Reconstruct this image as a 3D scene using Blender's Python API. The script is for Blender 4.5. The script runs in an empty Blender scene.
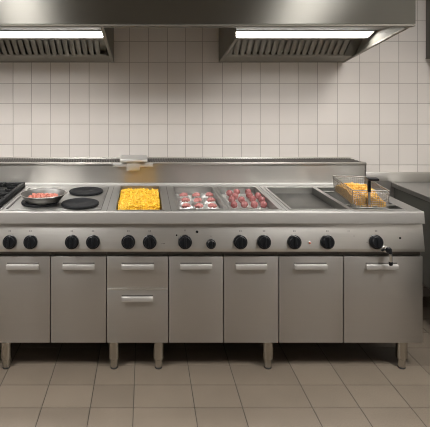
import bpy, bmesh, math, random
from mathutils import Vector, Matrix, noise
random.seed(7)
S = bpy.context.scene
C = S.collection
PI = math.pi
F = 474.0                      # focal length in pixels of the 430 px wide frame
EYE = 1.60

# ------------------------------------------------------------------ materials
def new_mat(name):
    m = bpy.data.materials.new(name); m.use_nodes = True
    return m, m.node_tree, m.node_tree.nodes['Principled BSDF']

def plain(name, col, rough=0.5, metal=0.0, spec=0.5, var=0.0, scale=40, bump=0.0):
    m, nt, b = new_mat(name)
    b.inputs['Base Color'].default_value = (*col, 1)
    b.inputs['Roughness'].default_value = rough
    b.inputs['Metallic'].default_value = metal
    b.inputs['Specular IOR Level'].default_value = spec
    if var or bump:
        tc = nt.nodes.new('ShaderNodeTexCoord')
        n = nt.nodes.new('ShaderNodeTexNoise'); n.inputs['Scale'].default_value = scale; n.inputs['Detail'].default_value = 3
        nt.links.new(tc.outputs['Object'], n.inputs['Vector'])
        if var:
            r = nt.nodes.new('ShaderNodeMix'); r.data_type = 'RGBA'
            r.inputs[6].default_value = (*[c*(1-var) for c in col], 1)
            r.inputs[7].default_value = (*[min(1, c*(1+var)) for c in col], 1)
            nt.links.new(n.outputs['Fac'], r.inputs[0]); nt.links.new(r.outputs[2], b.inputs['Base Color'])
        if bump:
            bp = nt.nodes.new('ShaderNodeBump'); bp.inputs['Strength'].default_value = bump; bp.inputs['Distance'].default_value = 0.002
            nt.links.new(n.outputs['Fac'], bp.inputs['Height']); nt.links.new(bp.outputs['Normal'], b.inputs['Normal'])
    return m

def steel(name, col, rough=0.34, aniso=0.7, grain=0.05, vertical=False):
    """brushed stainless steel, the brushing runs along X (or along Z)"""
    m, nt, b = new_mat(name)
    b.inputs['Metallic'].default_value = 1.0
    tc = nt.nodes.new('ShaderNodeTexCoord')
    mp = nt.nodes.new('ShaderNodeMapping')
    mp.inputs['Scale'].default_value = (260, 260, 3) if vertical else (3, 260, 260)
    n = nt.nodes.new('ShaderNodeTexNoise'); n.inputs['Scale'].default_value = 1.0; n.inputs['Detail'].default_value = 4
    nt.links.new(tc.outputs['Object'], mp.inputs['Vector']); nt.links.new(mp.outputs['Vector'], n.inputs['Vector'])
    mx = nt.nodes.new('ShaderNodeMix'); mx.data_type = 'RGBA'
    mx.inputs[6].default_value = (*[c*(1-grain) for c in col], 1); mx.inputs[7].default_value = (*[min(1, c*(1+grain)) for c in col], 1)
    nt.links.new(n.outputs['Fac'], mx.inputs[0]); nt.links.new(mx.outputs[2], b.inputs['Base Color'])
    mr = nt.nodes.new('ShaderNodeMapRange'); mr.inputs[3].default_value = rough*0.88; mr.inputs[4].default_value = rough*1.14
    nt.links.new(n.outputs['Fac'], mr.inputs[0]); nt.links.new(mr.outputs[0], b.inputs['Roughness'])
    b.inputs['Anisotropic'].default_value = aniso
    v = nt.nodes.new('ShaderNodeCombineXYZ')
    for i, k in enumerate((1, 0, 0) if vertical else (0, 0.7, 0.7)): v.inputs[i].default_value = k
    nt.links.new(v.outputs[0], b.inputs['Tangent'])
    return m

def emit(name, col, strength):
    m, nt, b = new_mat(name)
    b.inputs['Base Color'].default_value = (0.8, 0.8, 0.8, 1)
    b.inputs['Emission Color'].default_value = (*col, 1)
    b.inputs['Emission Strength'].default_value = strength
    return m

def varied(name, cols, rough=0.5, scale=60, subsurf=0.0, spec=0.5):
    """colour by noise and by random island"""
    m, nt, b = new_mat(name)
    g = nt.nodes.new('ShaderNodeNewGeometry')
    tc = nt.nodes.new('ShaderNodeTexCoord')
    n = nt.nodes.new('ShaderNodeTexNoise'); n.inputs['Scale'].default_value = scale; n.inputs['Detail'].default_value = 3
    nt.links.new(tc.outputs['Object'], n.inputs['Vector'])
    a = nt.nodes.new('ShaderNodeMath'); a.operation = 'MULTIPLY_ADD'; a.inputs[1].default_value = 0.55
    nt.links.new(g.outputs['Random Per Island'], a.inputs[0])
    h = nt.nodes.new('ShaderNodeMath'); h.operation = 'MULTIPLY'; h.inputs[1].default_value = 0.45
    nt.links.new(n.outputs['Fac'], h.inputs[0]); nt.links.new(h.outputs[0], a.inputs[2])
    r = nt.nodes.new('ShaderNodeValToRGB')
    e = r.color_ramp.elements
    e[0].color = (*cols[0], 1); e[0].position = 0.12; e[1].color = (*cols[-1], 1); e[1].position = 0.85
    for i, c in enumerate(cols[1:-1]):
        k = e.new(0.12 + 0.73*(i+1)/(len(cols)-1)); k.color = (*c, 1)
    nt.links.new(a.outputs[0], r.inputs[0]); nt.links.new(r.outputs[0], b.inputs['Base Color'])
    b.inputs['Roughness'].default_value = rough
    b.inputs['Specular IOR Level'].default_value = spec
    if subsurf:
        b.inputs['Subsurface Weight'].default_value = subsurf
        b.inputs['Subsurface Radius'].default_value = (0.01, 0.004, 0.003)
    return m

M = {}
M['door'] = steel('door_steel', (0.50, 0.485, 0.465), 0.42, 0.4, 0.04)
M['panel'] = steel('panel_steel', (0.60, 0.585, 0.56), 0.40, 0.4, 0.05)
M['top'] = steel('worktop_steel', (0.41, 0.405, 0.39), 0.46, 0.4, 0.07)
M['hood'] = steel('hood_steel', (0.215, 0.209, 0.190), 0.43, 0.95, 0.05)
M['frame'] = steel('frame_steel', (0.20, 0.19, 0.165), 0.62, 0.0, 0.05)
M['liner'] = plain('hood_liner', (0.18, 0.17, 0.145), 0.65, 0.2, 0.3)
M['bracket'] = steel('bracket_steel', (0.68, 0.68, 0.665), 0.5, 0.0, 0.04)
M['rim'] = steel('rim_steel', (0.31, 0.295, 0.26), 0.66, 0.0, 0.04)
M['nosing'] = steel('nosing_steel', (0.50, 0.49, 0.475), 0.60, 0.0, 0.06)
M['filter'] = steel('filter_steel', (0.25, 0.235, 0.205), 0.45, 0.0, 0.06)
M['splash'] = steel('splashback_steel', (0.58, 0.56, 0.53), 0.38, 0.6, 0.05)
M['leg'] = steel('leg_steel', (0.47, 0.44, 0.39), 0.22, 0.2, 0.03, True)
M['bright'] = steel('bright_steel', (0.72, 0.71, 0.69), 0.30, 0.2, 0.03)
M['handle'] = steel('handle_steel', (0.62, 0.61, 0.595), 0.58, 0.0, 0.03)
M['pan'] = steel('pan_steel', (0.22, 0.215, 0.205), 0.40, 0.0, 0.05)
M['tray'] = steel('tray_steel', (0.43, 0.425, 0.41), 0.40, 0.2, 0.05)
M['griddle'] = plain('griddle_plate', (0.10, 0.098, 0.090), 0.42, 0.9, 0.5, 0.25, 14)
M['carcass'] = plain('carcass_steel', (0.16, 0.15, 0.14), 0.5, 0.7)
M['chrome'] = plain('chrome', (0.8, 0.8, 0.78), 0.12, 1.0)
M['wire'] = plain('wire_steel', (0.33, 0.32, 0.30), 0.5, 1.0)
M['black'] = plain('black_plastic', (0.007, 0.008, 0.010), 0.34, 0, 0.32)
M['skirt'] = plain('knob_skirt', (0.010, 0.011, 0.013), 0.30, 0, 0.32)
M['iron'] = plain('cast_iron', (0.011, 0.012, 0.013), 0.55, 0, 0.25, 0.2, 90, 0.3)
M['hot'] = plain('hotplate_iron', (0.012, 0.013, 0.015), 0.6, 0, 0.18, 0.15, 90, 0.2)
M['dark'] = plain('dark_interior', (0.010, 0.010, 0.010), 0.7)
M['mark'] = plain('printed_mark', (0.16, 0.155, 0.15), 0.5)
M['rubber'] = plain('rubber_foot', (0.02, 0.02, 0.02), 0.7)
M['seam'] = plain('dark_seam_joint', (0.10, 0.095, 0.09), 0.6)  # even dark colour of the joints and grooves
M['red'] = plain('red_lens', (0.50, 0.13, 0.08), 0.5)
M['sidecab'] = plain('side_cabinet_grey', (0.11, 0.11, 0.095), 0.45, 0.5, 0.5, 0.08, 3)
M['tile'] = varied('glazed_wall_tile', [(0.63, 0.59, 0.555), (0.66, 0.62, 0.585), (0.69, 0.65, 0.615)], 0.33, 6)
M['grout'] = plain('wall_grout', (0.36, 0.33, 0.30), 0.9, var=0.1)
M['floor_grout'] = plain('floor_grout', (0.055, 0.046, 0.038), 0.9)
M['paint'] = plain('painted_wall', (0.42, 0.40, 0.375), 0.8, var=0.04, scale=3)
M['ceil'] = plain('ceiling_paint', (0.55, 0.53, 0.50), 0.85, var=0.03, scale=3)
M['lamp'] = emit('hood_lamp_diffuser', (1.0, 0.98, 0.95), 25.0)
M['room_lamp'] = emit('ceiling_lamp_diffuser', (1.0, 0.97, 0.93), 62.0)
M['fries'] = varied('golden_fries', [(0.58, 0.27, 0.008), (0.78, 0.45, 0.018), (0.84, 0.55, 0.035), (0.88, 0.66, 0.12)], 0.5, 40, 0.0)
M['fried'] = varied('fried_fries', [(0.50, 0.22, 0.02), (0.70, 0.37, 0.05), (0.80, 0.48, 0.09), (0.86, 0.60, 0.18)], 0.5, 40)
M['chunk'] = varied('pink_chunk', [(0.25, 0.04, 0.025), (0.46, 0.12, 0.08), (0.62, 0.26, 0.19)], 0.38, 70)
M['prawn'] = varied('pink_slice', [(0.36, 0.10, 0.095), (0.52, 0.23, 0.21), (0.64, 0.44, 0.41)], 0.32, 60)
M['ball'] = varied('raw_meatball', [(0.11, 0.022, 0.024), (0.25, 0.065, 0.065), (0.50, 0.26, 0.25)], 0.22, 85)

def tile_floor_mat():
    m, nt, b = new_mat('floor_tile')
    tc = nt.nodes.new('ShaderNodeTexCoord')
    g = nt.nodes.new('ShaderNodeNewGeometry')
    n = nt.nodes.new('ShaderNodeTexNoise'); n.inputs['Scale'].default_value = 170; n.inputs['Detail'].default_value = 3
    n2 = nt.nodes.new('ShaderNodeTexNoise'); n2.inputs['Scale'].default_value = 4; n2.inputs['Detail'].default_value = 3
    for k in (n, n2): nt.links.new(tc.outputs['Object'], k.inputs['Vector'])
    s = nt.nodes.new('ShaderNodeMath'); s.operation = 'MULTIPLY_ADD'; s.inputs[1].default_value = 0.5
    nt.links.new(n.outputs['Fac'], s.inputs[0])
    t = nt.nodes.new('ShaderNodeMath'); t.operation = 'MULTIPLY_ADD'; t.inputs[1].default_value = 0.35
    nt.links.new(n2.outputs['Fac'], t.inputs[0])
    u = nt.nodes.new('ShaderNodeMath'); u.operation = 'MULTIPLY'; u.inputs[1].default_value = 0.15
    nt.links.new(g.outputs['Random Per Island'], u.inputs[0]); nt.links.new(u.outputs[0], t.inputs[2]); nt.links.new(t.outputs[0], s.inputs[2])
    r = nt.nodes.new('ShaderNodeValToRGB')
    r.color_ramp.elements[0].color = (0.158, 0.129, 0.100, 1); r.color_ramp.elements[0].position = 0.3
    r.color_ramp.elements[1].color = (0.242, 0.200, 0.156, 1); r.color_ramp.elements[1].position = 0.72
    nt.links.new(s.outputs[0], r.inputs[0]); nt.links.new(r.outputs[0], b.inputs['Base Color'])
    b.inputs['Roughness'].default_value = 0.42
    return m
M['floor'] = tile_floor_mat()

def foil_mat():
    m, nt, b = new_mat('crinkled_foil')
    b.inputs['Metallic'].default_value = 1.0
    b.inputs['Base Color'].default_value = (0.66, 0.655, 0.64, 1)
    b.inputs['Roughness'].default_value = 0.38
    tc = nt.nodes.new('ShaderNodeTexCoord'); n = nt.nodes.new('ShaderNodeTexNoise'); n.inputs['Scale'].default_value = 90
    bp = nt.nodes.new('ShaderNodeBump'); bp.inputs['Strength'].default_value = 0.6; bp.inputs['Distance'].default_value = 0.004
    nt.links.new(tc.outputs['Object'], n.inputs['Vector']); nt.links.new(n.outputs['Fac'], bp.inputs['Height']); nt.links.new(bp.outputs['Normal'], b.inputs['Normal'])
    return m
M['foil'] = foil_mat()

# ------------------------------------------------------------------ mesh helpers
def BM(): return bmesh.new()

def merge(bm, t, mi=0):
    me = bpy.data.meshes.new('tmp'); t.to_mesh(me); t.free()
    n0 = len(bm.faces); bm.from_mesh(me); bpy.data.meshes.remove(me)
    bm.faces.ensure_lookup_table()
    for f in bm.faces[n0:]: f.material_index = mi

def box(bm, x0, x1, y0, y1, z0, z1, bev=0.0, seg=2, mat=None, mi=0):
    t = bmesh.new(); bmesh.ops.create_cube(t, size=1)
    for v in t.verts:
        v.co = Vector(((x0+x1)/2 + v.co.x*(x1-x0), (y0+y1)/2 + v.co.y*(y1-y0), (z0+z1)/2 + v.co.z*(z1-z0)))
    if bev: bmesh.ops.bevel(t, geom=list(t.edges), offset=bev, segments=seg, profile=0.5, affect='EDGES')
    if mat is not None: bmesh.ops.transform(t, matrix=mat, verts=t.verts)
    merge(bm, t, mi)

def prism_x(bm, prof, x0, x1, bev=0.0, seg=2):
    """closed (y, z) outline pushed along X"""
    t = bmesh.new()
    a = [t.verts.new((x0, y, z)) for y, z in prof]; b = [t.verts.new((x1, y, z)) for y, z in prof]
    t.faces.new(a); t.faces.new(b[::-1])
    n = len(prof)
    for i in range(n): t.faces.new((a[i], b[i], b[(i+1) % n], a[(i+1) % n]))
    bmesh.ops.recalc_face_normals(t, faces=t.faces)
    if bev: bmesh.ops.bevel(t, geom=list(t.edges), offset=bev, segments=seg, profile=0.5, affect='EDGES')
    merge(bm, t)

def lathe(bm, prof, n=32, mat=None, mi=0):
    """(radius, height) outline turned about Z; radius 0 ends are closed"""
    t = bmesh.new(); rings = []
    for r, h in prof:
        if r <= 1e-6: rings.append([t.verts.new((0, 0, h))])
        else: rings.append([t.verts.new((r*math.cos(2*PI*i/n), r*math.sin(2*PI*i/n), h)) for i in range(n)])
    for a, b in zip(rings, rings[1:]):
        for i in range(n):
            j = (i+1) % n
            if len(a) == 1 and len(b) == 1: continue
            if len(a) == 1: t.faces.new((a[0], b[i], b[j]))
            elif len(b) == 1: t.faces.new((a[i], b[0], a[j]))
            else: t.faces.new((a[i], b[i], b[j], a[j]))
    bmesh.ops.recalc_face_normals(t, faces=t.faces)
    if mat is not None: bmesh.ops.transform(t, matrix=mat, verts=t.verts)
    merge(bm, t, mi)

def tube(bm, pts, r, n=8, closed=False):
    pts = [Vector(p) for p in pts]; t = bmesh.new(); rings = []
    m = len(pts)
    for i, p in enumerate(pts):
        if closed: d = pts[(i+1) % m] - pts[i-1]
        else: d = pts[min(i+1, m-1)] - pts[max(i-1, 0)]
        d.normalize()
        u = d.cross(Vector((0, 0, 1)) if abs(d.z) < 0.9 else Vector((1, 0, 0))).normalized(); w = d.cross(u)
        rings.append([t.verts.new(p + r*(math.cos(2*PI*k/n)*u + math.sin(2*PI*k/n)*w)) for k in range(n)])
    for i in range(m if closed else m-1):
        a, b = rings[i], rings[(i+1) % m]
        for k in range(n): t.faces.new((a[k], a[(k+1) % n], b[(k+1) % n], b[k]))
    if not closed: t.faces.new(rings[0][::-1]); t.faces.new(rings[-1])
    bmesh.ops.recalc_face_normals(t, faces=t.faces)
    merge(bm, t)

def holed_plate(bm, x0, x1, y0, y1, z0, z1, holes):
    """slab with rectangular openings (x0, x1, y0, y1)"""
    xs = sorted({x0, x1, *[h[0] for h in holes], *[h[1] for h in holes]})
    ys = sorted({y0, y1, *[h[2] for h in holes], *[h[3] for h in holes]})
    def solid(i, j):
        if not (0 <= i < len(xs)-1 and 0 <= j < len(ys)-1): return False
        cx, cy = (xs[i]+xs[i+1])/2, (ys[j]+ys[j+1])/2
        return not any(h[0] < cx < h[1] and h[2] < cy < h[3] for h in holes)
    t = bmesh.new(); V = {}
    def v(i, j, z):
        if (i, j, z) not in V: V[(i, j, z)] = t.verts.new((xs[i], ys[j], z))
        return V[(i, j, z)]
    for i in range(len(xs)-1):
        for j in range(len(ys)-1):
            if not solid(i, j): continue
            t.faces.new([v(i, j, z1), v(i+1, j, z1), v(i+1, j+1, z1), v(i, j+1, z1)])
            t.faces.new([v(i, j, z0), v(i, j+1, z0), v(i+1, j+1, z0), v(i+1, j, z0)])
            for (di, dj, a, b) in ((-1, 0, (i, j), (i, j+1)), (1, 0, (i+1, j), (i+1, j+1)), (0, -1, (i, j), (i+1, j)), (0, 1, (i, j+1), (i+1, j+1))):
                if not solid(i+di, j+dj): t.faces.new([v(*a, z0), v(*b, z0), v(*b, z1), v(*a, z1)])
    bmesh.ops.recalc_face_normals(t, faces=t.faces)
    merge(bm, t)

def tub(bm, x0, x1, y0, y1, z0, z1, th=0.003, lip=0.0, lip_h=0.003, taper=0.0):
    """open-topped box with walls; an outer lip rests on what is around it"""
    t = bmesh.new()
    def ring(a, z, tp=0.0): return [t.verts.new(p) for p in ((x0-a+tp, y0-a+tp, z), (x1+a-tp, y0-a+tp, z), (x1+a-tp, y1+a-tp, z), (x0-a+tp, y1+a-tp, z))]
    R = [ring(0, z0, taper), ring(0, z1)]
    if lip: R += [ring(lip, z1), ring(lip, z1+lip_h)]
    R += [ring(-th, z1+(lip_h if lip else 0)), ring(-th, z0+th, taper)]
    for a, b in zip(R, R[1:]):
        for k in range(4): t.faces.new((a[k], a[(k+1) % 4], b[(k+1) % 4], b[k]))
    t.faces.new(R[0][::-1]); t.faces.new(R[-1])
    bmesh.ops.recalc_face_normals(t, faces=t.faces)
    merge(bm, t)

def obj(name, bm, mats, parent=None, smooth=True, angle=35, loc=None):
    me = bpy.data.meshes.new(name); bm.to_mesh(me); bm.free()
    for m in (mats if isinstance(mats, (list, tuple)) else [mats]): me.materials.append(m)
    if smooth:
        for p in me.polygons: p.use_smooth = True
        me.set_sharp_from_angle(angle=math.radians(angle))
    o = bpy.data.objects.new(name, me); C.objects.link(o)
    if parent: o.parent = parent
    if loc: o.location = loc
    return o

def tag(o, label, cat, group=None):
    o['label'] = label; o['category'] = cat
    if group: o['group'] = group
    return o

def thing(name, label, cat, loc=(0, 0, 0), group=None):
    o = bpy.data.objects.new(name, None); C.objects.link(o); o.location = loc; o.empty_display_size = 0.1
    return tag(o, label, cat, group)

def struct(name, bm, m, smooth=False):
    o = obj(name, bm, m, smooth=smooth); o['kind'] = 'structure'; return o

def shift(bm, d): bmesh.ops.translate(bm, vec=d, verts=bm.verts)

# ------------------------------------------------------------------ the room
RX0, RX1, RY0, RY1, RZ = -2.6, 2.75, -2.2, 3.60, 2.62
def floor():
    xl = [-0.513, -0.272, -0.0575, 0.246, 0.484, 0.831, 1.066, 1.319]
    x = 1.319
    while x < RX1: x += 0.255; xl.append(min(x, RX1))
    x = -0.513
    while x > RX0: x -= 0.258; xl.insert(0, max(x, RX0))
    yl = [2.35]
    while yl[-1] < RY1: yl.append(min(yl[-1]+0.1785, RY1))
    while yl[0] > RY0: yl.insert(0, max(yl[0]-0.1785, RY0))
    bm = BM(); g = 0.0016
    box(bm, RX0, RX1, RY0, RY1, -0.06, -0.002, mi=1)
    t = bmesh.new()
    for a, b in zip(xl, xl[1:]):
        for c, d in zip(yl, yl[1:]):
            if b-a < 0.02 or d-c < 0.02: continue
            p = [(a+g, c+g), (b-g, c+g), (b-g, d-g), (a+g, d-g)]
            lo = [t.verts.new((u, v, -0.002)) for u, v in p]
            hi = [t.verts.new((u+(0.001 if k in (0, 3) else -0.001), v+(0.001 if k < 2 else -0.001), 0.0)) for k, (u, v) in enumerate(p)]
            t.faces.new(hi)
            for k in range(4): t.faces.new((lo[k], lo[(k+1) % 4], hi[(k+1) % 4], hi[k]))
    merge(bm, t, 0)
    struct('floor', bm, [M['floor'], M['floor_grout']])
floor()

def wall_back():
    YW = 3.58
    px = [13.1, 31.5, 50.5, 69.5, 89.2, 108.5, 129.5, 148.5, 167.5, 185.6, 202.7, 222.5, 241.4, 260.3, 279.3, 298.3, 317.6, 337.5, 359.7, 379.7, 398.8, 417.6]
    xl = [(p-145)*YW/F for p in px]
    while xl[-1] < RX1: xl.append(min(xl[-1]+0.1455, RX1))
    while xl[0] > RX0: xl.insert(0, max(xl[0]-0.1455, RX0))
    zl = [EYE-(p-85)*YW/F for p in (144.5, 124.2, 103.5, 83.4, 62.2, 41.3)]
    while zl[-1] < RZ: zl.append(min(zl[-1]+0.1555, RZ))
    while zl[0] > 0: zl.insert(0, max(zl[0]-0.1545, 0.0))
    bm = BM(); g = 0.0019
    box(bm, RX0, RX1, YW+0.0015, YW+0.12, 0, RZ, mi=1)
    t = bmesh.new()
    for a, b in zip(xl, xl[1:]):
        for c, d in zip(zl, zl[1:]):
            if b-a < 0.02 or d-c < 0.02: continue
            p = [(a+g, c+g), (b-g, c+g), (b-g, d-g), (a+g, d-g)]
            lo = [t.verts.new((u, YW+0.0015, v)) for u, v in p]
            hi = [t.verts.new((u+(0.0012 if k in (0, 3) else -0.0012), YW, v+(0.0012 if k < 2 else -0.0012))) for k, (u, v) in enumerate(p)]
            t.faces.new(hi)
            for k in range(4): t.faces.new((lo[k], lo[(k+1) % 4], hi[(k+1) % 4], hi[k]))
    bmesh.ops.recalc_face_normals(t, faces=t.faces)
    merge(bm, t, 0)
    struct('wall_back', bm, [M['tile'], M['grout']])
wall_back()
bm = BM(); box(bm, RX0, RX1, RY0, 3.70, RZ, RZ+0.1); struct('ceiling', bm, M['ceil'])
bm = BM(); box(bm, RX0-0.1, RX0, RY0-0.1, 3.70, 0, RZ); struct('wall_left', bm, M['paint'])
bm = BM(); box(bm, RX1, RX1+0.1, RY0-0.1, 3.70, 0, RZ); struct('wall_right', bm, M['paint'])
bm = BM(); box(bm, RX0, RX1, RY0-0.1, RY0, 0, RZ); struct('wall_front', bm, M['paint'])

# ------------------------------------------------------------------ extractor hood
HX1 = 1.503
def hood():
    h = thing('extractor_hood', 'long brushed steel extractor hood hanging above the whole cooking range', 'extractor hood', (0, 2.63, 1.938))
    off = Vector((0, -2.63, -1.938))
    def part(name, bm, m, parent, **k):
        if parent is h: shift(bm, off)
        else: shift(bm, off)
        return obj(name, bm, m, parent, **k)
    bm = BM()
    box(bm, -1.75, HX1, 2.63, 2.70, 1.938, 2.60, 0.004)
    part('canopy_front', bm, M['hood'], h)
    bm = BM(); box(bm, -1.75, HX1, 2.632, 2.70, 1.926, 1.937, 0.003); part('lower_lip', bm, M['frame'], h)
    # each module: end caps, flat soffit, tilted lamp, steep filters, grease channel by the wall
    def edge(y): return 1.936 - 0.1775*(y-2.66)          # lower edge of the end caps
    for (xa, xb, ya, yb, la, lb, fb) in ((-1.70, -0.235, 2.70, 2.70, -1.66, -0.276, -0.278), (0.556, HX1, 2.93, 2.70, 0.577, 1.472, 1.416)):
        bm = BM(); th = 0.008
        for (x0, x1, yf) in ((xa, xa+th, ya), (xb-th, xb, yb)):
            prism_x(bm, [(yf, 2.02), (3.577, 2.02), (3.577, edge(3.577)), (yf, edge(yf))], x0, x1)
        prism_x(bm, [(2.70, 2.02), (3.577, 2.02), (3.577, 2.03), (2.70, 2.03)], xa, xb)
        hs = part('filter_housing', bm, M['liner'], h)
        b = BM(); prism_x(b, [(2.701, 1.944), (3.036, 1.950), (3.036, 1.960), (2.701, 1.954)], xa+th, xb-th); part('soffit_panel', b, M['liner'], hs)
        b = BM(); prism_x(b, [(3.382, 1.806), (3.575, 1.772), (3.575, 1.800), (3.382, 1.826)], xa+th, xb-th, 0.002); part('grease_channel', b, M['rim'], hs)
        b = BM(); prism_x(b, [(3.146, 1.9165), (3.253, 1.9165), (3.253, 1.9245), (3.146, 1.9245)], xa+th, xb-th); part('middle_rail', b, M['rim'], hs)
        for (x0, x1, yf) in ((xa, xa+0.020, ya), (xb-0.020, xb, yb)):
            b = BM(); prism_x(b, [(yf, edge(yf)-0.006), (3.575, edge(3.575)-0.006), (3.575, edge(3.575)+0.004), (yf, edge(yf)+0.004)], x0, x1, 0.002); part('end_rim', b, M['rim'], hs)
        # lamp: a diffuser in an added opaque frame that keeps light off the soffit
        q0, q1 = Vector((0, 3.040, 1.9475)), Vector((0, 3.142, 1.9105)); e = (q1-q0).normalized(); un = Vector((0, -e.z, e.y))
        def quad(p, q, lo, hi): return [tuple((p+un*lo)[1:]), tuple((q+un*lo)[1:]), tuple((q+un*hi)[1:]), tuple((p+un*hi)[1:])]
        b = BM(); prism_x(b, quad(q0+e*0.004, q1-e*0.004, 0.006, 0.010), la, lb)
        lf = part('light_diffuser', b, M['lamp'], hs)
        b = BM(); prism_x(b, quad(q0, q0+e*0.0035, -0.004, 0.016), la-0.004, lb+0.004); prism_x(b, quad(q1-e*0.0035, q1, -0.001, 0.016), la-0.004, lb+0.004)
        prism_x(b, quad(q0, q1, 0.0105, 0.016), la-0.004, lb+0.004)
        for xx in (la-0.004, lb+0.0005): prism_x(b, quad(q0, q1, -0.003, 0.016), xx, xx+0.0035)
        part('light_shield', b, M['frame'], hs)
        # baffle filters: channels that run down the steep filter face
        b = BM(); P0 = Vector((0, 3.255, 1.9145)); P1 = Vector((0, 3.380, 1.808)); d = (P1-P0).normalized(); nn = Vector((0, -d.z, d.y)); nn = nn if nn.z > 0 else -nn
        prism_x(b, [tuple((P0+nn*0.034)[1:]), tuple((P1+nn*0.034)[1:]), tuple((P1+nn*0.042)[1:]), tuple((P0+nn*0.042)[1:])], xa+th, fb)
        for (q0, q1) in ((P0, P0+d*0.010), (P1-d*0.014, P1)):
            prism_x(b, [tuple(q0[1:]), tuple(q1[1:]), tuple((q1+nn*0.02)[1:]), tuple((q0+nn*0.02)[1:])], xa+th, fb)
        x = xa+0.03
        while x < fb-0.03:
            t = bmesh.new(); n = 8
            for q in (P0+d*0.009, P1-d*0.013):
                for (dx, dz) in ((0.000, 0.005), (0.010, 0.0), (0.0315, 0.0), (0.0325, 0.022), (0.0295, 0.022), (0.029, 0.005), (0.011, 0.004), (0.002, 0.009)):
                    t.verts.new(q + nn*dz + Vector((x+dx, 0, 0)))
            t.verts.ensure_lookup_table()
            for k in range(n): t.faces.new((t.verts[k], t.verts[(k+1) % n], t.verts[n+(k+1) % n], t.verts[n+k]))
            t.faces.new([t.verts[k] for k in range(n)]); t.faces.new([t.verts[n+k] for k in range(n)][::-1])
            bmesh.ops.recalc_face_normals(t, faces=t.faces); merge(b, t)
            x += 0.0440
        part('baffle_filter', b, M['filter'], hs)
        b = BM()
        if fb < xb-0.06:      # plain blanking plate beside the filters
            prism_x(b, [tuple(P0[1:]), tuple(P1[1:]), tuple((P1+nn*0.03)[1:]), tuple((P0+nn*0.03)[1:])], fb+0.001, xb-th)
            part('blanking_plate', b, M['frame'], hs)
        else: b.free()
hood()

# ------------------------------------------------------------------ range worktop
ZT = 0.894
Y0, Y1 = 2.63, 3.33
XL, XR = -1.20, 1.554
WELLS = dict(gas=(-1.17, -0.835, 2.69, 3.28), fries=(-0.168, 0.100, 2.672, 3.30), left=(0.193, 0.462, 2.684, 3.27),
             right=(0.490, 0.762, 2.684, 3.27), griddle=(0.828, 1.152, 2.684, 3.25), fryer=(1.172, 1.468, 2.684, 3.25))
top = thing('range_worktop', 'continuous stainless steel worktop of the cooking range with splashback and flue', 'worktop', (0, 2.98, ZT))
def wpart(name, bm, m, parent=top, **k):
    shift(bm, Vector((0, -2.98, -ZT))); return obj(name, bm, m, parent, **k)
bm = BM(); holed_plate(bm, XL, XR, Y0+0.022, Y1, ZT-0.03, ZT, list(WELLS.values())); wpart('deck', bm, M['top'], smooth=False)
bm = BM(); prism_x(bm, [(Y0, 0.831), (Y0+0.0015, 0.829), (Y0+0.022, 0.829), (Y0+0.022, ZT+0.0005), (Y0+0.016, ZT+0.002), (Y0+0.010, ZT), (Y0+0.0075, ZT-0.006)], XL, XR, 0.0012, 2); wpart('front_nosing', bm, M['nosing'])
# splashback with slanted head carrying the flue grate
bm = BM()
prism_x(bm, [(Y1, ZT-0.03), (Y1, 1.050), (Y1+0.012, 1.050), (Y1+0.012, ZT-0.03)], XL, XR)
box(bm, XL, XR, Y1-0.016, Y1+0.014, 1.043, 1.057, 0.004)
box(bm, XR-0.012, XR, Y1, 3.575, ZT-0.03, 1.052, 0.003)
box(bm, XL, XL+0.012, Y1, 3.575, ZT-0.03, 1.052, 0.003)
box(bm, XL, XR, 3.55, 3.575, ZT-0.03, 1.056, 0.002)
wpart('splashback', bm, M['splash'])
bm = BM(); box(bm, XL+0.012, XR-0.012, Y1+0.016, 3.55, 1.000, 1.004); wpart('flue_interior', bm, M['dark'])
bm = BM()
x = XL+0.016
while x < XR-0.016:
    Mx = Matrix.Translation((x, 3.445, 1.048)) @ Matrix.Rotation(0.10, 4, 'Z') @ Matrix.Rotation(0.35, 4, 'Y')
    box(bm, -0.0026, 0.0026, -0.100, 0.100, -0.003, 0.003, mat=Mx); x += 0.0185
for y in (3.385, 3.44, 3.495): box(bm, XL+0.012, XR-0.012, y-0.003, y+0.003, 1.044, 1.0525)
wpart('flue_grate', bm, M['carcass'])
# coved strip along the foot of the splashback and the module joints
bm = BM(); prism_x(bm, [(Y1-0.010, ZT), (Y1, ZT), (Y1, ZT+0.018), (Y1-0.006, ZT+0.0175), (Y1-0.0085, ZT+0.014)], XL, XR); wpart('cove', bm, M['nosing'])
for x in (-0.812, -0.215, 0.147, 0.795):
    bm = BM(); box(bm, x-0.0015, x+0.0015, Y0+0.024, Y1-0.024, ZT-0.002, ZT+0.0006); wpart('joint', bm, M['seam'])

# bracket on the splashback
br = thing('splashback_bracket', 'small steel bracket with a flat top plate, on the splashback behind the yellow fries', 'bracket', (-0.083, 3.31, 1.03))
def bpart(name, b, m): shift(b, Vector((0.083, -3.31, -1.03))); return obj(name, b, m, br)
bm = BM(); box(bm, -0.222, 0.056, 3.297, 3.313, 1.030, 1.055, 0.002); bpart('mounting_strip', bm, M['bracket'])
bm = BM(); box(bm, -0.128, -0.036, 3.286, 3.312, 1.006, 1.066, 0.003); bpart('neck', bm, M['bracket'])
bm = BM(); prism_x(bm, [(3.270, 1.066), (3.270, 1.083), (3.278, 1.088), (3.43, 1.094), (3.43, 1.066)], -0.172, 0.016, 0.003); bpart('top_plate', bm, M['bracket'])

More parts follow.
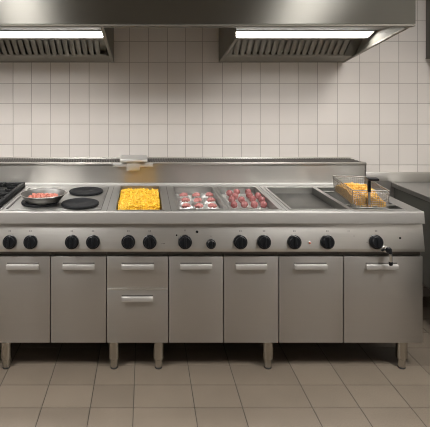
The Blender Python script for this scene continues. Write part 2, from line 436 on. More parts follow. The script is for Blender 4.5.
# ------------------------------------------------------------------ control panel
pan = thing('control_panel', 'leaning steel control panel with a row of black knobs under the worktop', 'control panel', (0, 2.65, 0.673))
def ppart(name, b, m, parent=pan, **k): shift(b, Vector((0, -2.65, -0.673))); return obj(name, b, m, parent, **k)
PYB, PYT, PZB, PZT = 2.632, 2.656, 0.690, 0.829       # leaning face: foot and head
bm = BM()
prism_x(bm, [(PYT, PZT), (PYB, PZB), (PYB+0.001, 0.674), (PYB+0.012, 0.673), (2.668, 0.673), (2.668, PZT)], XL, XR, 0.0015)
ppart('panel_face', bm, M['panel'])
for x in (XL+0.001, XR-0.013):
    bm = BM(); box(bm, x, x+0.012, 2.669, 3.32, 0.673, 0.862); ppart('end_plate', bm, M['panel'])
TILT = math.atan2(PYT-PYB, PZT-PZB)
def on_panel(px, py):
    """frame with +Z out of the leaning face"""
    y = 2.645
    for _ in range(4):
        z = EYE-(py-85)*y/F; y = PYB + (z-PZB)*math.tan(TILT)
    x = (px-145)*y/F
    return Matrix.Translation((x, y, z)) @ Matrix.Rotation(PI/2 - TILT, 4, 'X')
for x in (-0.215, 0.139):
    bm = BM(); box(bm, x-0.0012, x+0.0012, 2.630, 2.70, 0.674, 0.829)
    ppart('joint', bm, M['seam']) if False else bm.free()
def knob(px, py, r):
    A = on_panel(px, py)
    b = BM(); lathe(b, [(0, 0.0), (r*1.02, 0.0), (r*1.02, 0.003), (r*0.97, 0.010), (r*0.84, 0.0125), (0, 0.0125)], 36, A)
    k = ppart('knob', b, M['skirt'])
    b = BM(); lathe(b, [(0, 0.0125), (r*0.80, 0.0125), (r*0.76, 0.024), (r*0.70, 0.0265), (0, 0.0265)], 32, A)
    ppart('cap', b, M['black'], k)
    b = BM(); box(b, -r*0.17, r*0.17, -r*0.74, r*0.82, 0.0125, 0.036, 0.003, mat=A @ Matrix.Rotation(random.uniform(-0.05, 0.05), 4, 'Z'))
    ppart('grip', b, M['black'], k)
    return k
for px in (9.8, 30.5, 71.9, 93, 128.3, 149.7, 185, 240.4, 264, 294.3, 327.3, 376): knob(px, 242, 0.0385)
k = knob(211, 244, 0.0265); k['label'] = 'smaller black knob'
# printed marks, sensor holes and the indicator lamp
for px in (9.8, 30.5, 71.9, 93, 128.3, 149.7, 240.4, 264, 294.3, 327.3, 376):
    A = on_panel(px, 231.0); b = BM()
    for dx in (-0.0065, 0.0015): box(b, dx, dx+0.005, -0.003, 0.003, 0, 0.0006, mat=A)
    ppart('printed_mark', b, M['mark'])
A = on_panel(185, 230.2); b = BM(); tri = [(-0.005, -0.004), (0.005, -0.004), (0, 0.005)]
for (u, v), (u2, v2) in zip(tri, tri[1:]+tri[:1]):
    tube(b, [A @ Vector((u, v, 0.0005)), A @ Vector((u2, v2, 0.0005))], 0.0008, 6)
ppart('printed_mark', b, M['mark'])
for px, py, n in ((211, 236.2, 1), (162, 243.6, 3), (348, 231, 2), (354, 236, 1), (367, 242.5, 1)):
    A = on_panel(px, py); b = BM()
    for i in range(n): box(b, -0.002+0.007*i, 0.002+0.007*i, -0.002, 0.002, 0, 0.0006, mat=A)
    ppart('printed_mark', b, M['mark'])
for px, py, r in ((176.6, 235.2, 0.0048), (197, 231.8, 0.0075), (400, 238, 0.0058)):
    b = BM(); lathe(b, [(0, 0.0), (r, 0.0), (r, 0.002), (r*0.6, 0.003), (0, 0.003)], 20, on_panel(px, py)); ppart('igniter_button', b, M['black'])
A = on_panel(309.6, 242.8)
b = BM(); lathe(b, [(0, 0), (0.0085, 0), (0.0085, 0.002), (0.0065, 0.003), (0, 0.003)], 24, A); il = ppart('indicator_bezel', b, M['bright'])
b = BM(); lathe(b, [(0, 0.003), (0.006, 0.003), (0.005, 0.006), (0.002, 0.008), (0, 0.008)], 24, A); ppart('indicator_lens', b, M['red'], il)['label'] = 'small red indicator lamp'
# drain valve
A = on_panel(385.8, 249.0); B0 = A @ Vector((0, 0, 0))
b = BM(); lathe(b, [(0, 0), (0.017, 0), (0.017, 0.006), (0.012, 0.010), (0.012, 0.026), (0, 0.026)], 24, A); dv = ppart('drain_valve', b, M['chrome']); dv['label'] = 'chrome fryer drain valve'
b = BM(); lathe(b, [(0, 0.024), (0.014, 0.024), (0.017, 0.030), (0.014, 0.040), (0.006, 0.044), (0, 0.044)], 20, A); ppart('valve_cap', b, M['black'], dv)
b = BM(); p = A @ Vector((0.004, 0, 0.034))
tube(b, [p + Vector((-0.001, -0.006, 0.006)), p + Vector((0, -0.010, -0.014)), p + Vector((0, -0.012, -0.040)), p + Vector((0, -0.012, -0.066))], 0.0085, 12); ppart('lever', b, M['chrome'], dv)
b = BM(); tube(b, [p + Vector((-0.001, -0.005, 0.009)), p + Vector((0, -0.0095, -0.010)), p + Vector((0, -0.0105, -0.018))], 0.0096, 12); ppart('lever_collar', b, M['black'], dv)
b = BM(); q = p + Vector((0, -0.012, -0.062)); lathe(b, [(0, 0.004), (0.0105, 0.002), (0.0115, -0.008), (0.009, -0.017), (0, -0.021)], 20, Matrix.Translation(q)); ppart('lever_tip', b, M['black'], dv)
b = BM(); tube(b, [A @ Vector((-0.012, -0.001, 0.012)), A @ Vector((-0.026, -0.004, 0.012)), A @ Vector((-0.030, -0.008, 0.012))], 0.006, 10); ppart('stop_pin', b, M['black'], dv)

# ------------------------------------------------------------------ base cabinets
YD, DZ0, DZ1 = 2.650, 0.1585, 0.641
def handle(parent, o, xa, xb, py0, py1):
    z1, z0 = EYE-(py0-85)*2.64/F, EYE-(py1-85)*2.64/F
    zb = z1-0.0075                                        # dark strip above stands for the finger slot's shade, gripping bar below
    b = BM()
    prism_x(b, [(YD, zb), (YD-0.017, zb), (YD-0.0185, zb-0.002), (YD-0.0205, z0+0.002), (YD-0.019, z0), (YD, z0)], xa, xb, 0.0008, 1)
    shift(b, -o); hd = obj('handle', b, M['handle'], parent)
    b = BM(); box(b, xa, xb, YD-0.0015, YD-0.0002, zb+0.0003, z1, 0.0005, 1); shift(b, -o); obj('slot_shade', b, M['carcass'], hd)
def leg(parent, o, x, y=2.686):
    b = BM(); A = Matrix.Translation((x, y, 0))
    lathe(b, [(0, 0.0555), (0.0285, 0.0555), (0.0305, 0.058), (0.0305, 0.162), (0, 0.162)], 28, A); shift(b, -o); l = obj('leg', b, M['leg'], parent)
    b = BM(); lathe(b, [(0, 0.010), (0.0205, 0.010), (0.021, 0.012), (0.021, 0.0555), (0, 0.0555)], 24, A); shift(b, -o); obj('adjuster', b, M['leg'], l)
    b = BM(); lathe(b, [(0, 0.0), (0.020, 0.0), (0.022, 0.004), (0.019, 0.010), (0, 0.010)], 24, A); shift(b, -o); obj('rubber_foot', b, M['rubber'], l)
def cabinet(label, xa, xb, handles, legs, splits=(), extra=None):
    """handles: (px0, px1, py0, py1) each with its front's (z0, z1)"""
    o = Vector(((xa+xb)/2, 2.98, 0.1585)); c = thing('base_cabinet', label, 'cabinet', o, 'steel base cabinets under the range')
    b = BM(); t = 0.0015
    box(b, xa+t, xa+0.018, YD+0.021, 3.32, DZ0+0.002, 0.671); box(b, xb-0.018, xb-t, YD+0.021, 3.32, DZ0+0.002, 0.671)
    box(b, xa+t, xb-t, YD+0.021, 3.32, DZ0+0.002, DZ0+0.018); box(b, xa+t, xb-t, 3.305, 3.32, DZ0+0.002, 0.671)
    box(b, xa+t, xb-t, YD+0.0235, YD+0.040, 0.625, 0.668)
    shift(b, -o); obj('carcass', b, M['carcass'], c)
    for (nm, da, db, z0, z1, hx) in handles:
        b = BM(); box(b, da+0.0022, db-0.0022, YD, YD+0.020, z0, z1, 0.0022, 2)
        shift(b, -o); d = obj(nm, b, M['door'], c)
        if hx: handle(d, o, (hx[0]-145)*2.635/F, (hx[1]-145)*2.635/F, hx[2], hx[3])
    for x in legs: leg(c, o, x)
    for x in (xa+0.06, xb-0.06): leg(c, o, x, 3.26)
    return c
cx = [(p-145)*YD/F for p in (-7, 50.5, 106.5, 168.5, 223.5, 278.8, 343.5, 423.2)]
c = cabinet('leftmost steel cabinet with one visible door, under the gas hob and the round pan', XL+0.002, cx[1],
        [('door', cx[0], cx[1], DZ0, DZ1, (6.3, 38.5, 263.2, 269.4)), ('door', XL+0.002, cx[0], DZ0, DZ1, None)], [(6-145)*2.68/F, XL+0.06])
cabinet('single door steel cabinet under the two bare black hotplates', cx[1], cx[2], [('door', cx[1], cx[2], DZ0, DZ1, (62.4, 94.3, 263.2, 269.4))], [])
zs = EYE-(288.9-85)*YD/F
dr = cabinet('steel cabinet of two drawers under the yellow fries, standing on two legs', cx[2], cx[3],
        [('drawer', cx[2], cx[3], zs+0.004, DZ1, (121.5, 154, 263.2, 269.2)), ('drawer', cx[2], cx[3], DZ0, zs-0.004, (121.5, 153, 295.6, 301.4))],
        [(114-145)*2.68/F, (158.5-145)*2.68/F])
b = BM(); box(b, cx[2]+0.003, cx[3]-0.003, YD-0.002, YD+0.018, zs-0.0038, zs+0.0038, 0.001); shift(b, -Vector(dr.location)); obj('divider_strip', b, M['bright'], dr)
cabinet('single door steel cabinet under the tray of pink meat slices', cx[3], cx[4], [('door', cx[3], cx[4], DZ0, DZ1, (180.5, 212, 263.2, 269.2))], [])
cabinet('single door steel cabinet under the tray of raw meatballs', cx[4], cx[5], [('door', cx[4], cx[5], DZ0, DZ1, (236, 267.2, 263.2, 269.4))], [(268-145)*2.68/F])
cabinet('single door steel cabinet under the empty recessed griddle', cx[5], cx[6], [('door', cx[5], cx[6], DZ0, DZ1, (295, 327.5, 263.2, 269.2))], [])
cabinet('rightmost and widest steel cabinet, under the fryer and its drain valve', cx[6], cx[7], [('door', cx[6], cx[7], DZ0, DZ1, (366.8, 398.5, 263.2, 269.2))], [(402-145)*2.68/F])

# ------------------------------------------------------------------ gas hob
gx0, gx1, gy0, gy1 = WELLS['gas']
gas = thing('gas_hob', 'gas hob with a black cast iron grate at the left end of the range', 'gas hob', (-1.0, 2.98, ZT))
GO = Vector((-1.0, 2.98, ZT))
def gpart(name, b, m, parent=gas, **k): shift(b, -GO); return obj(name, b, m, parent, **k)
b = BM(); tub(b, gx0+0.0005, gx1-0.0005, gy0+0.0005, gy1-0.0005, ZT-0.035, ZT+0.0005, 0.002, 0.012, 0.002); gpart('drip_tray', b, M['pan'], smooth=False)
for y in (2.84, 3.13):
    A = Matrix.Translation((-0.945, y, ZT-0.033))
    b = BM(); lathe(b, [(0, 0), (0.084, 0), (0.086, 0.010), (0.080, 0.030), (0.070, 0.036), (0.066, 0.030), (0.050, 0.030), (0.050, 0.040), (0, 0.040)], 40, A); bu = gpart('burner', b, M['chrome'])
    b = BM(); lathe(b, [(0, 0.0405), (0.046, 0.0405), (0.049, 0.044), (0.043, 0.052), (0, 0.053)], 32, A); gpart('burner_cap', b, M['iron'], bu)
b = BM(); zg0, zg1 = ZT+0.003, ZT+0.032
for (xa, xb, ya, yb) in ((gx1-0.022, gx1+0.004, gy0-0.012, gy1+0.012), (gx0-0.004, gx0+0.022, gy0-0.012, gy1+0.012),
                         (gx0, gx1, gy0-0.012, gy0+0.012), (gx0, gx1, gy1-0.012, gy1+0.012), (gx0, gx1, 2.975, 2.995)):
    box(b, xa, xb, ya, yb, zg0, zg1, 0.004)
for y in (2.84, 3.13):
    for a in range(4):
        A = Matrix.Translation((-0.965, y, 0)) @ Matrix.Rotation(PI/4 + a*PI/2, 4, 'Z')
        box(b, 0.085, 0.165, -0.004, 0.004, zg1-0.014, zg1+0.004, 0.003, mat=A)
        A = Matrix.Translation((-0.965, y, 0)) @ Matrix.Rotation(a*PI/2, 4, 'Z')
        box(b, 0.055, (0.125, 0.140, 0.190, 0.140)[a], -0.004, 0.004, zg1-0.014, zg1+0.004, 0.003, mat=A)
gpart('pan_support', b, M['iron'])

# ------------------------------------------------------------------ electric hob, pan and its meat
eh = thing('electric_hob', 'electric hob plate with three round black hotplates, left part of the worktop', 'electric hob', (-0.5, 2.98, ZT))
EO = Vector((-0.5, 2.98, ZT))
def epart(name, b, m, parent=eh, **k): shift(b, -EO); return obj(name, b, m, parent, **k)
b = BM(); box(b, -0.775, -0.255, 2.668, 3.27, ZT+0.0002, ZT+0.004, 0.0015); epart('hob_panel', b, M['top'])
b = BM(); box(b, -0.792, -0.781, 2.70, 3.23, ZT+0.0002, ZT+0.0030); epart('side_groove', b, M['seam'])
b = BM(); box(b, -0.251, -0.247, 2.668, 3.27, ZT+0.0002, ZT+0.0030); epart('side_groove', b, M['seam'])
HP = ((-0.622, 2.815), (-0.379, 2.772), (-0.383, 3.090))
for x, y in HP:
    A = Matrix.Translation((x, y, ZT+0.0042))
    b = BM(); lathe(b, [(0, 0), (0.100, 0), (0.108, 0.003), (0.110, 0.012), (0.107, 0.0165), (0.085, 0.0165), (0.082, 0.0150), (0.030, 0.0150), (0.027, 0.0130), (0, 0.0130)], 48, A); epart('hotplate', b, M['hot'])
PX, PY, PZ = -0.600, 2.800, ZT+0.0215
pn = thing('frying_pan', 'round steel pan of pink meat chunks on the left hotplate', 'pan', (PX, PY, PZ))
b = BM(); lathe(b, [(0, 0), (0.088, 0), (0.098, 0.004), (0.112, 0.020), (0.126, 0.040), (0.134, 0.044), (0.135, 0.0465), (0.131, 0.047), (0.123, 0.043), (0.108, 0.022), (0.095, 0.008), (0.086, 0.004), (0, 0.004)], 56)
obj('pan_body', b, M['pan'], pn)
b = BM(); tube(b, [(0.1335*math.cos(a*2*PI/56), 0.1335*math.sin(a*2*PI/56), 0.0468) for a in range(56)], 0.0022, 8, True); obj('rolled_rim', b, M['bright'], pn)

def lump(seed, rx, ry, rz, amp, sub=3, freq=1.6):
    b = bmesh.new(); bmesh.ops.create_icosphere(b, subdivisions=sub, radius=1.0)
    for v in b.verts:
        d = v.co.normalized(); n = noise.noise(d*freq + Vector((seed*7.3, seed*3.1, seed))) + 0.5*noise.noise(d*freq*2.6 + Vector((seed, seed*5.7, 2.2)))
        v.co = Vector((d.x*rx, d.y*ry, d.z*rz))*(1+amp*n)
    return b
def mesh_of(name, b, m):
    me = bpy.data.meshes.new(name); b.to_mesh(me); b.free(); me.materials.append(m)
    for p in me.polygons: p.use_smooth = True
    return me
ORD = ['first', 'second', 'third', 'fourth', 'fifth', 'sixth', 'seventh', 'eighth']
def put(name, me, loc, rot, label, cat, group):
    o = bpy.data.objects.new(name, me); C.objects.link(o); o.location = loc; o.rotation_euler = rot
    return tag(o, label, cat, group)
cm = [mesh_of('meat_chunk', lump(i+1, 0.016, 0.0125, 0.0105, 0.42, 3, 1.5), M['chunk']) for i in range(5)]
rows = ((0.068, 5, 0.0165, 'row nearest the wall'), (0.030, 6, 0.025, 'second row from the wall'), (-0.012, 7, 0.024, 'third row from the wall'), (-0.055, 6, 0.0165, 'row nearest the worktop edge'))
for dy, n, dz, rn in rows:
    for i in range(n):
        w = 0.026
        x = (i-(n-1)/2)*w + random.uniform(-0.003, 0.003)
        put('meat_chunk', cm[random.randrange(5)], (PX+0.004+x, PY+dy+random.uniform(-0.006, 0.006), PZ+dz+random.uniform(-0.001, 0.003)),
            (random.uniform(-0.4, 0.4), random.uniform(-0.4, 0.4), random.uniform(0, 6.28)),
            f'pink meat chunk in round pan, {ORD[i]} from left in {rn}', 'meat chunk', 'meat chunks in the round pan')

# ------------------------------------------------------------------ fries
def fry(b, p, L, w, rot, bend):
    t = bmesh.new(); n = 4
    rings = []
    for i in range(n):
        s = (i/(n-1)-0.5); z = bend*(s*s*4)
        rings.append([t.verts.new((s*L, dy*w, z+dz*w)) for dy, dz in ((-.5, -.5), (.5, -.5), (.5, .5), (-.5, .5))])
    for a, c in zip(rings, rings[1:]):
        for k in range(4): t.faces.new((a[k], a[(k+1) % 4], c[(k+1) % 4], c[k]))
    t.faces.new(rings[0][::-1]); t.faces.new(rings[-1])
    bmesh.ops.recalc_face_normals(t, faces=t.faces)
    bmesh.ops.transform(t, matrix=Matrix.Translation(p) @ rot, verts=t.verts)
    vm = {v: b.verts.new(v.co) for v in t.verts}
    for f in t.faces: b.faces.new([vm[v] for v in f.verts])
    t.free()
def heap(x0, x1, y0, y1, zf, zbase, count, L, w, layers):
    b = bmesh.new()
    # body of the heap under the loose fries
    nx, ny = 24, 40; g = [[None]*(ny+1) for _ in range(nx+1)]
    for i in range(nx+1):
        for j in range(ny+1):
            x = x0+(x1-x0)*i/nx; y = y0+(y1-y0)*j/ny
            g[i][j] = b.verts.new((x, y, max(zbase, zf(x, y)-0.006+0.006*noise.noise(Vector((x*60, y*60, 0))))))
    for i in range(nx):
        for j in range(ny): b.faces.new((g[i][j], g[i+1][j], g[i+1][j+1], g[i][j+1]))
    for _ in range(count):
        l = L*random.uniform(0.6, 1.2)
        az = random.uniform(0, PI); mx_, my_ = abs(math.cos(az))*l/2+w*0.9, abs(math.sin(az))*l/2+w*0.9
        x = random.uniform(x0+mx_, x1-mx_); y = random.uniform(y0+my_, y1-my_)
        R = Matrix.Rotation(az, 4, 'Z') @ Matrix.Rotation(random.gauss(0, 0.28), 4, 'Y') @ Matrix.Rotation(random.uniform(0, 1.5), 4, 'X')
        fry(b, Vector((x, y, zf(x, y)+random.uniform(-0.004, layers))), l, w*random.uniform(0.8, 1.2), R, random.uniform(-0.003, 0.004))
    return b
fx0, fx1, fy0, fy1 = WELLS['fries']
fp = thing('food_pan', 'deep steel pan full of bright yellow fries, sunk in the worktop', 'food pan', ((fx0+fx1)/2, (fy0+fy1)/2, ZT-0.09))
FO = Vector(fp.location)
b = BM(); tub(b, fx0+0.001, fx1-0.001, fy0+0.001, fy1-0.001, ZT-0.09, ZT+0.0005, 0.002, 0.010, 0.002); shift(b, -FO); obj('pan_shell', b, M['tray'], fp, smooth=False)
def zfries(x, y):
    u = (x-fx0)/(fx1-fx0); v = (y-fy0)/(fy1-fy0)
    e = min(1, min(u, 1-u)*9)*min(1, v*12)*min(1, (1-v)*5)
    return ZT - 0.030 + 0.030*e + 0.006*noise.noise(Vector((x*14, y*14, 1))) - 0.026*max(0, v-0.70)/0.30
b = heap(fx0+0.005, fx1-0.005, fy0+0.005, fy1-0.006, zfries, ZT-0.085, 2300, 0.040, 0.0072, 0.011)
o = obj('yellow_fries', b, M['fries'], smooth=False); tag(o, 'heap of bright yellow fries filling the deep pan in the worktop', 'fries', 'heaps of fries'); o['kind'] = 'stuff'

# ------------------------------------------------------------------ two trays of meat
def meat_tray(key, label, depth):
    x0, x1, y0, y1 = WELLS[key]
    t = thing('meat_tray', label, 'tray', ((x0+x1)/2, (y0+y1)/2, ZT-depth), 'shallow meat trays')
    o = Vector(t.location)
    b = BM(); tub(b, x0+0.001, x1-0.001, y0+0.001, y1-0.001, ZT-depth, ZT+0.0005, 0.002, 0.011, 0.003); shift(b, -o); obj('tray_shell', b, M['tray'], t, smooth=False)
    return t, o
def liner(t, o, key, depth, wave):
    x0, x1, y0, y1 = WELLS[key]; b = bmesh.new(); nx, ny = 60, 110; g = {}
    for i in range(nx+1):
        for j in range(ny+1):
            x = x0+0.008+(x1-x0-0.016)*i/nx; y = y0+0.008+(y1-y0-0.016)*j/ny
            g[i, j] = b.verts.new((x, y, ZT-depth+0.010+wave(x, y)))
    for i in range(nx):
        for j in range(ny): b.faces.new((g[i, j], g[i+1, j], g[i+1, j+1], g[i, j+1]))
    shift(b, -o); obj('foil_liner', b, M['foil'], t, angle=60)
dl = 0.058
tl, ol = meat_tray('left', 'shallow steel tray of pink meat slices, left of the meatball tray', dl)
wl = lambda x, y: 0.0085*math.sin(y*2*PI/0.058+1.8*math.sin(x*36)) + 0.006*noise.noise(Vector((x*60, y*60, 3)))
liner(tl, ol, 'left', dl, wl)
rx_ = 0.0325
def slice_mesh(seed):
    b = lump(seed+20, 0.027, 0.020, 0.013, 0.25, 4, 1.5)
    for v in b.verts:            # curled slice: the ends droop, ridges run across
        v.co.z += -7.0*v.co.x**2 + 0.0016*math.sin(v.co.x*420) + 0.004
        v.co.y += 4.0*v.co.x**2
    return b
sm = [mesh_of('meat_slice', slice_mesh(i), M['prawn']) for i in range(4)]
cols = ((0.2475, 'left'), (0.3225, 'middle'), (0.4020, 'right'))
zc = ZT-dl+0.041
for py, rn in ((195.0, 'back row'), (200.2, 'middle row'), (206.0, 'front row')):
    Y = (EYE-zc)*F/(py-85)
    for j, (px, cn) in enumerate(((185.4, 'left'), (198.0, 'middle'), (211.2, 'right'))):
        X = (px + {'front row': 1.0, 'middle row': 0.0, 'back row': -1.6}[rn] - 145)*Y/F
        put('meat_slice', sm[random.randrange(4)], (X, Y, zc), (random.uniform(-0.1, 0.1), random.uniform(-0.1, 0.1), random.uniform(-0.25, 0.25)),
            f'curled pink meat slice in the {rn}, {cn} column, of the left tray', 'meat slice', 'meat slices on the foil lined tray')
dr_ = 0.055
tr, orr = meat_tray('right', 'shallow steel tray of raw meatballs, right of the meat slice tray', dr_)
liner(tr, orr, 'right', dr_, lambda x, y: 0.009*noise.noise(Vector((x*45, y*45, 9)))+0.006*noise.noise(Vector((x*100, y*100, 4))))
bmh = [mesh_of('meatball', lump(i+40, 0.0220, 0.0215, 0.0205, 0.13, 3, 2.4), M['ball']) for i in range(5)]
zb = ZT-dr_+0.041
mbs = {'back row': [(88, 112), (133, 104), (205, 104)], 'second row from the back': [(124, 130), (211, 124), (264, 128)],
       'third row from the back': [(103, 150), (163, 152), (231, 148), (286, 152)], 'front row': [(117, 182), (180, 180), (241, 182), (299, 182)]}
for rn, pts in mbs.items():
    for i, (u, v) in enumerate(pts):
        py = 175+v/6.14; px = 215+u/6.14; Y = (EYE-zb)*F/(py-85)
        put('meatball', bmh[random.randrange(5)], ((px-145)*Y/F, Y, zb), (random.uniform(0, 6), random.uniform(0, 6), random.uniform(0, 6)),
            f'raw meatball in right tray, {ORD[i]} from left in {rn}', 'meatball', 'meatballs on the tray')

# ------------------------------------------------------------------ griddle
x0, x1, y0, y1 = WELLS['griddle']
gr = thing('griddle', 'empty recessed griddle with a dark plate, left of the fryer', 'griddle', ((x0+x1)/2, (y0+y1)/2, ZT-0.05)); o = Vector(gr.location)
b = BM(); tub(b, x0+0.001, x1-0.001, y0+0.001, y1-0.001, ZT-0.050, ZT+0.0005, 0.003, 0.012, 0.004); shift(b, -o); obj('griddle_surround', b, M['tray'], gr, smooth=False)
b = BM(); box(b, x0+0.006, x1-0.006, y0+0.006, y1-0.006, ZT-0.0465, ZT-0.036, 0.002); shift(b, -o); obj('griddle_plate', b, M['griddle'], gr)

# ------------------------------------------------------------------ fryer and basket
x0, x1, y0, y1 = WELLS['fryer']
fr = thing('deep_fryer', 'deep fryer tank at the right end of the range, under the wire basket', 'fryer', ((x0+x1)/2, (y0+y1)/2, ZT-0.16)); o = Vector(fr.location)
b = BM(); tub(b, x0+0.001, x1-0.001, y0+0.001, y1-0.001, ZT-0.16, ZT+0.0005, 0.003, 0.010, 0.003); shift(b, -o); obj('fryer_tank', b, M['tray'], fr, smooth=False)
for y in (2.78, 3.13):
    b = BM(); box(b, x0+0.0045, x1-0.0045, y-0.008, y+0.008, ZT-0.006, ZT+0.0045, 0.002)
    shift(b, -o); obj('basket_rest', b, M['tray'], fr)
BX0, BX1, BY0, BY1, BZ0, BZ1 = 1.211, 1.411, 2.690, 3.115, ZT+0.005, 1.000
bk = thing('fryer_basket', 'rectangular wire fryer basket of fries with a black handle, on the fryer', 'basket', ((BX0+BX1)/2, (BY0+BY1)/2, BZ0)); o = Vector(bk.location)
def kpart(name, b, m, parent=bk): shift(b, -o); return obj(name, b, m, parent)
def loop(x0, x1, y0, y1, z): return [(x0, y0, z), (x1, y0, z), (x1, y1, z), (x0, y1, z)]
def bar(b, p, q, r, n=6): tube(b, [p, q], r, n)
tp = 0.008
b = BM()
for (p, q) in zip(loop(BX0, BX1, BY0, BY1, BZ1), loop(BX0, BX1, BY0, BY1, BZ1)[1:]+[(BX0, BY0, BZ1)]): bar(b, p, q, 0.0032, 8)
for (p, q) in zip(loop(BX0, BX1, BY0, BY1, BZ1-0.012), loop(BX0, BX1, BY0, BY1, BZ1-0.012)[1:]+[(BX0, BY0, BZ1-0.012)]): bar(b, p, q, 0.0018, 6)
kpart('basket_rim', b, M['wire'])
b = BM(); bx0, bx1, by0, by1 = BX0+tp, BX1-tp, BY0+tp, BY1-tp; r = 0.00085
n = 16
for i in range(n+1):
    s = i/n; x = bx0+(bx1-bx0)*s; X = BX0+(BX1-BX0)*s
    bar(b, (x, by0, BZ0+0.002), (X, BY0, BZ1), r, 4); bar(b, (x, by1, BZ0+0.002), (X, BY1, BZ1), r, 4); bar(b, (x, by0, BZ0+0.002), (x, by1, BZ0+0.002), r, 4)
n = 32
for i in range(n+1):
    s = i/n; y = by0+(by1-by0)*s; Yy = BY0+(BY1-BY0)*s
    bar(b, (bx0, y, BZ0+0.002), (BX0, Yy, BZ1), r, 4); bar(b, (bx1, y, BZ0+0.002), (BX1, Yy, BZ1), r, 4); bar(b, (bx0, y, BZ0+0.002), (bx1, y, BZ0+0.002), r, 4)
for k in range(1, 8):
    s = k/8; q = tp*(1-s); z = BZ0+0.002+(BZ1-BZ0-0.002)*s
    L = loop(BX0+q, BX1-q, BY0+q, BY1-q, z)
    for (p, qq) in zip(L, L[1:]+L[:1]): bar(b, p, qq, r, 4)
kpart('wire_mesh', b, M['wire'])
b = BM()
for x, y in ((bx0, by0), (bx1, by0), (bx0, by1), (bx1, by1)):
    bar(b, (x, y, BZ0+0.001), (BX0 if x == bx0 else BX1, BY0 if y == by0 else BY1, BZ1), 0.0022, 6)
L = loop(bx0, bx1, by0, by1, BZ0+0.002)
for (p, qq) in zip(L, L[1:]+L[:1]): bar(b, p, qq, 0.0022, 6)
kpart('corner_wire', b, M['wire'])
hx = (BX0+BX1)/2-0.012
b = BM(); box(b, hx-0.006, hx+0.006, BY0-0.010, BY0-0.003, BZ0+0.02, BZ1+0.01, 0.001); hb = kpart('handle_bracket', b, M['wire'])
b = BM(); box(b, hx-0.008, hx+0.008, BY0-0.016, BY0+0.002, BZ1-0.006, BZ1+0.066, 0.004)
box(b, hx-0.014, hx+0.042, BY0-0.050, BY0+0.004, BZ1+0.064, BZ1+0.078, 0.005); kpart('handle', b, M['black'])
def zbask(x, y):
    u = (x-bx0)/(bx1-bx0); v = (y-by0)/(by1-by0)
    return BZ0 + 0.050 + 0.026*math.exp(-((v-0.50)/0.26)**2)*math.exp(-((u-0.40)/0.45)**2) - 0.050*max(0, (u-0.58)/0.42)*max(0, 1-v*2.0) - 0.012*max(0, v-0.7)/0.3 + 0.008*noise.noise(Vector((x*20, y*20, 5)))
b = heap(bx0+0.006, bx1-0.006, by0+0.006, by1-0.006, zbask, BZ0+0.008, 900, 0.046, 0.0075, 0.006)
# fries that lie against the wires on the four sides
for _ in range(700):
    side = random.choice('LLLRFFB'); s = random.random()
    if side in 'LR': x = bx0+0.007 if side == 'L' else bx1-0.007; y = by0+0.02+(by1-by0-0.04)*s; base = 0.0
    else: y = by0+0.007 if side == 'F' else by1-0.007; x = bx0+0.02+(bx1-bx0-0.04)*s; base = PI/2
    zt = zbask(x, y); z = random.uniform(BZ0+0.018, max(BZ0+0.020, zt))
    R = Matrix.Rotation(PI/2-base, 4, 'Z') @ Matrix.Rotation(random.uniform(-1.3, 1.3), 4, 'Y')
    fry(b, Vector((x, y, z)), 0.026, 0.0075, R, 0.0)
shift(b, -o); o2 = obj('basket_fries', b, M['fried'], smooth=False, loc=o); bk.rotation_euler.z = o2.rotation_euler.z = math.radians(-7.5)
tag(o2, 'heap of pale golden fries inside the wire fryer basket', 'fries', 'heaps of fries'); o2['kind'] = 'stuff'

# ------------------------------------------------------------------ side counter and wall cabinet on the right
sc = thing('side_counter', 'steel topped side counter with dark panels, right of the cooking range', 'counter', (2.2, 3.0, 0)); o = Vector(sc.location)
def spart(name, b, m, parent=sc): shift(b, -o); return obj(name, b, m, parent)
b = BM(); box(b, 1.853, RX1-0.003, 2.15, 3.574, 0.835, 0.868, 0.004); spart('counter_top', b, M['top'])
b = BM(); box(b, 1.562, RX1-0.003, 3.560, 3.578, 0.8685, 0.944, 0.004); box(b, 1.562, 1.852, 3.566, 3.578, 0.62, 0.868); spart('upstand', b, M['splash'])
b = BM(); box(b, 1.868, RX1-0.01, 2.19, 3.56, 0.26, 0.834, 0.003); spart('counter_body', b, M['sidecab'])
for x in (1.92, 2.68):
    for y in (2.25, 3.50):
        b = BM(); lathe(b, [(0, 0), (0.022, 0), (0.022, 0.262), (0, 0.262)], 20, Matrix.Translation((x, y, 0))); spart('leg', b, M['carcass'])
wc = thing('wall_cabinet', 'dark wall cabinet at the top right, right of the extractor hood', 'wall cabinet', (2.4, 3.4, 1.80)); o = Vector(wc.location)
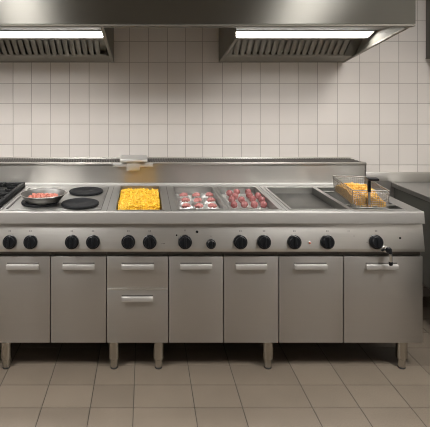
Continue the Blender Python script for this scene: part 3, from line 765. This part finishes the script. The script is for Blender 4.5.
b = BM(); box(b, 2.118, RX1-0.003, 3.20, 3.577, 1.803, 2.50, 0.003); shift(b, -o); obj('cabinet_body', b, M['sidecab'], wc)
b = BM(); box(b, 2.120, RX1-0.006, 3.178, 3.199, 1.806, 2.497, 0.003); shift(b, -o); obj('cabinet_door', b, M['sidecab'], wc)
b = BM(); box(b, 2.116, RX1-0.003, 3.178, 3.577, 1.795, 1.8025, 0.001); shift(b, -o); obj('bottom_strip', b, M['frame'], wc)

# ------------------------------------------------------------------ ceiling lamps of the room (out of the frame, over the cook's aisle)
for (x, y, l) in ((-1.25, 1.42, 'left flat ceiling lamp over the aisle in front of the range'), (1.78, 1.42, 'right flat ceiling lamp over the aisle in front of the range')):
    t = thing('ceiling_light', l, 'ceiling light', (x, y, RZ), 'ceiling lamps over the aisle')
    b = BM(); box(b, -0.24, 0.24, -0.36, 0.36, -0.045, -0.001, 0.004); obj('housing', b, M['frame'], t)
    b = BM(); box(b, -0.22, 0.22, -0.34, 0.34, -0.052, -0.0455, 0.002); obj('diffuser', b, M['room_lamp'], t)

# ------------------------------------------------------------------ camera, world, colour
cd = bpy.data.cameras.new('camera'); cam = bpy.data.objects.new('camera', cd); C.objects.link(cam)
cam.location = (0, 0, EYE); cam.rotation_euler = (PI/2, 0, 0)
cd.sensor_fit = 'HORIZONTAL'; cd.sensor_width = 36; cd.lens = 36*F/430
cd.shift_x = (215-145)/430; cd.shift_y = -(213.5-85)/430
cd.clip_start = 0.02
S.camera = cam
w = bpy.data.worlds.new('world'); S.world = w; w.use_nodes = True
w.node_tree.nodes['Background'].inputs[0].default_value = (0.05, 0.05, 0.05, 1)
S.view_settings.view_transform = 'Standard'; S.view_settings.look = 'None'
S.view_settings.exposure = 0.12; S.view_settings.gamma = 1.0; S.view_settings.use_curve_mapping = False
S.cycles.use_denoising = True; S.cycles.pixel_filter_type = 'BLACKMAN_HARRIS'; S.cycles.filter_width = 1.1
S.cycles.max_bounces = 10; S.cycles.diffuse_bounces = 5; S.cycles.glossy_bounces = 5
S.cycles.sample_clamp_indirect = 8
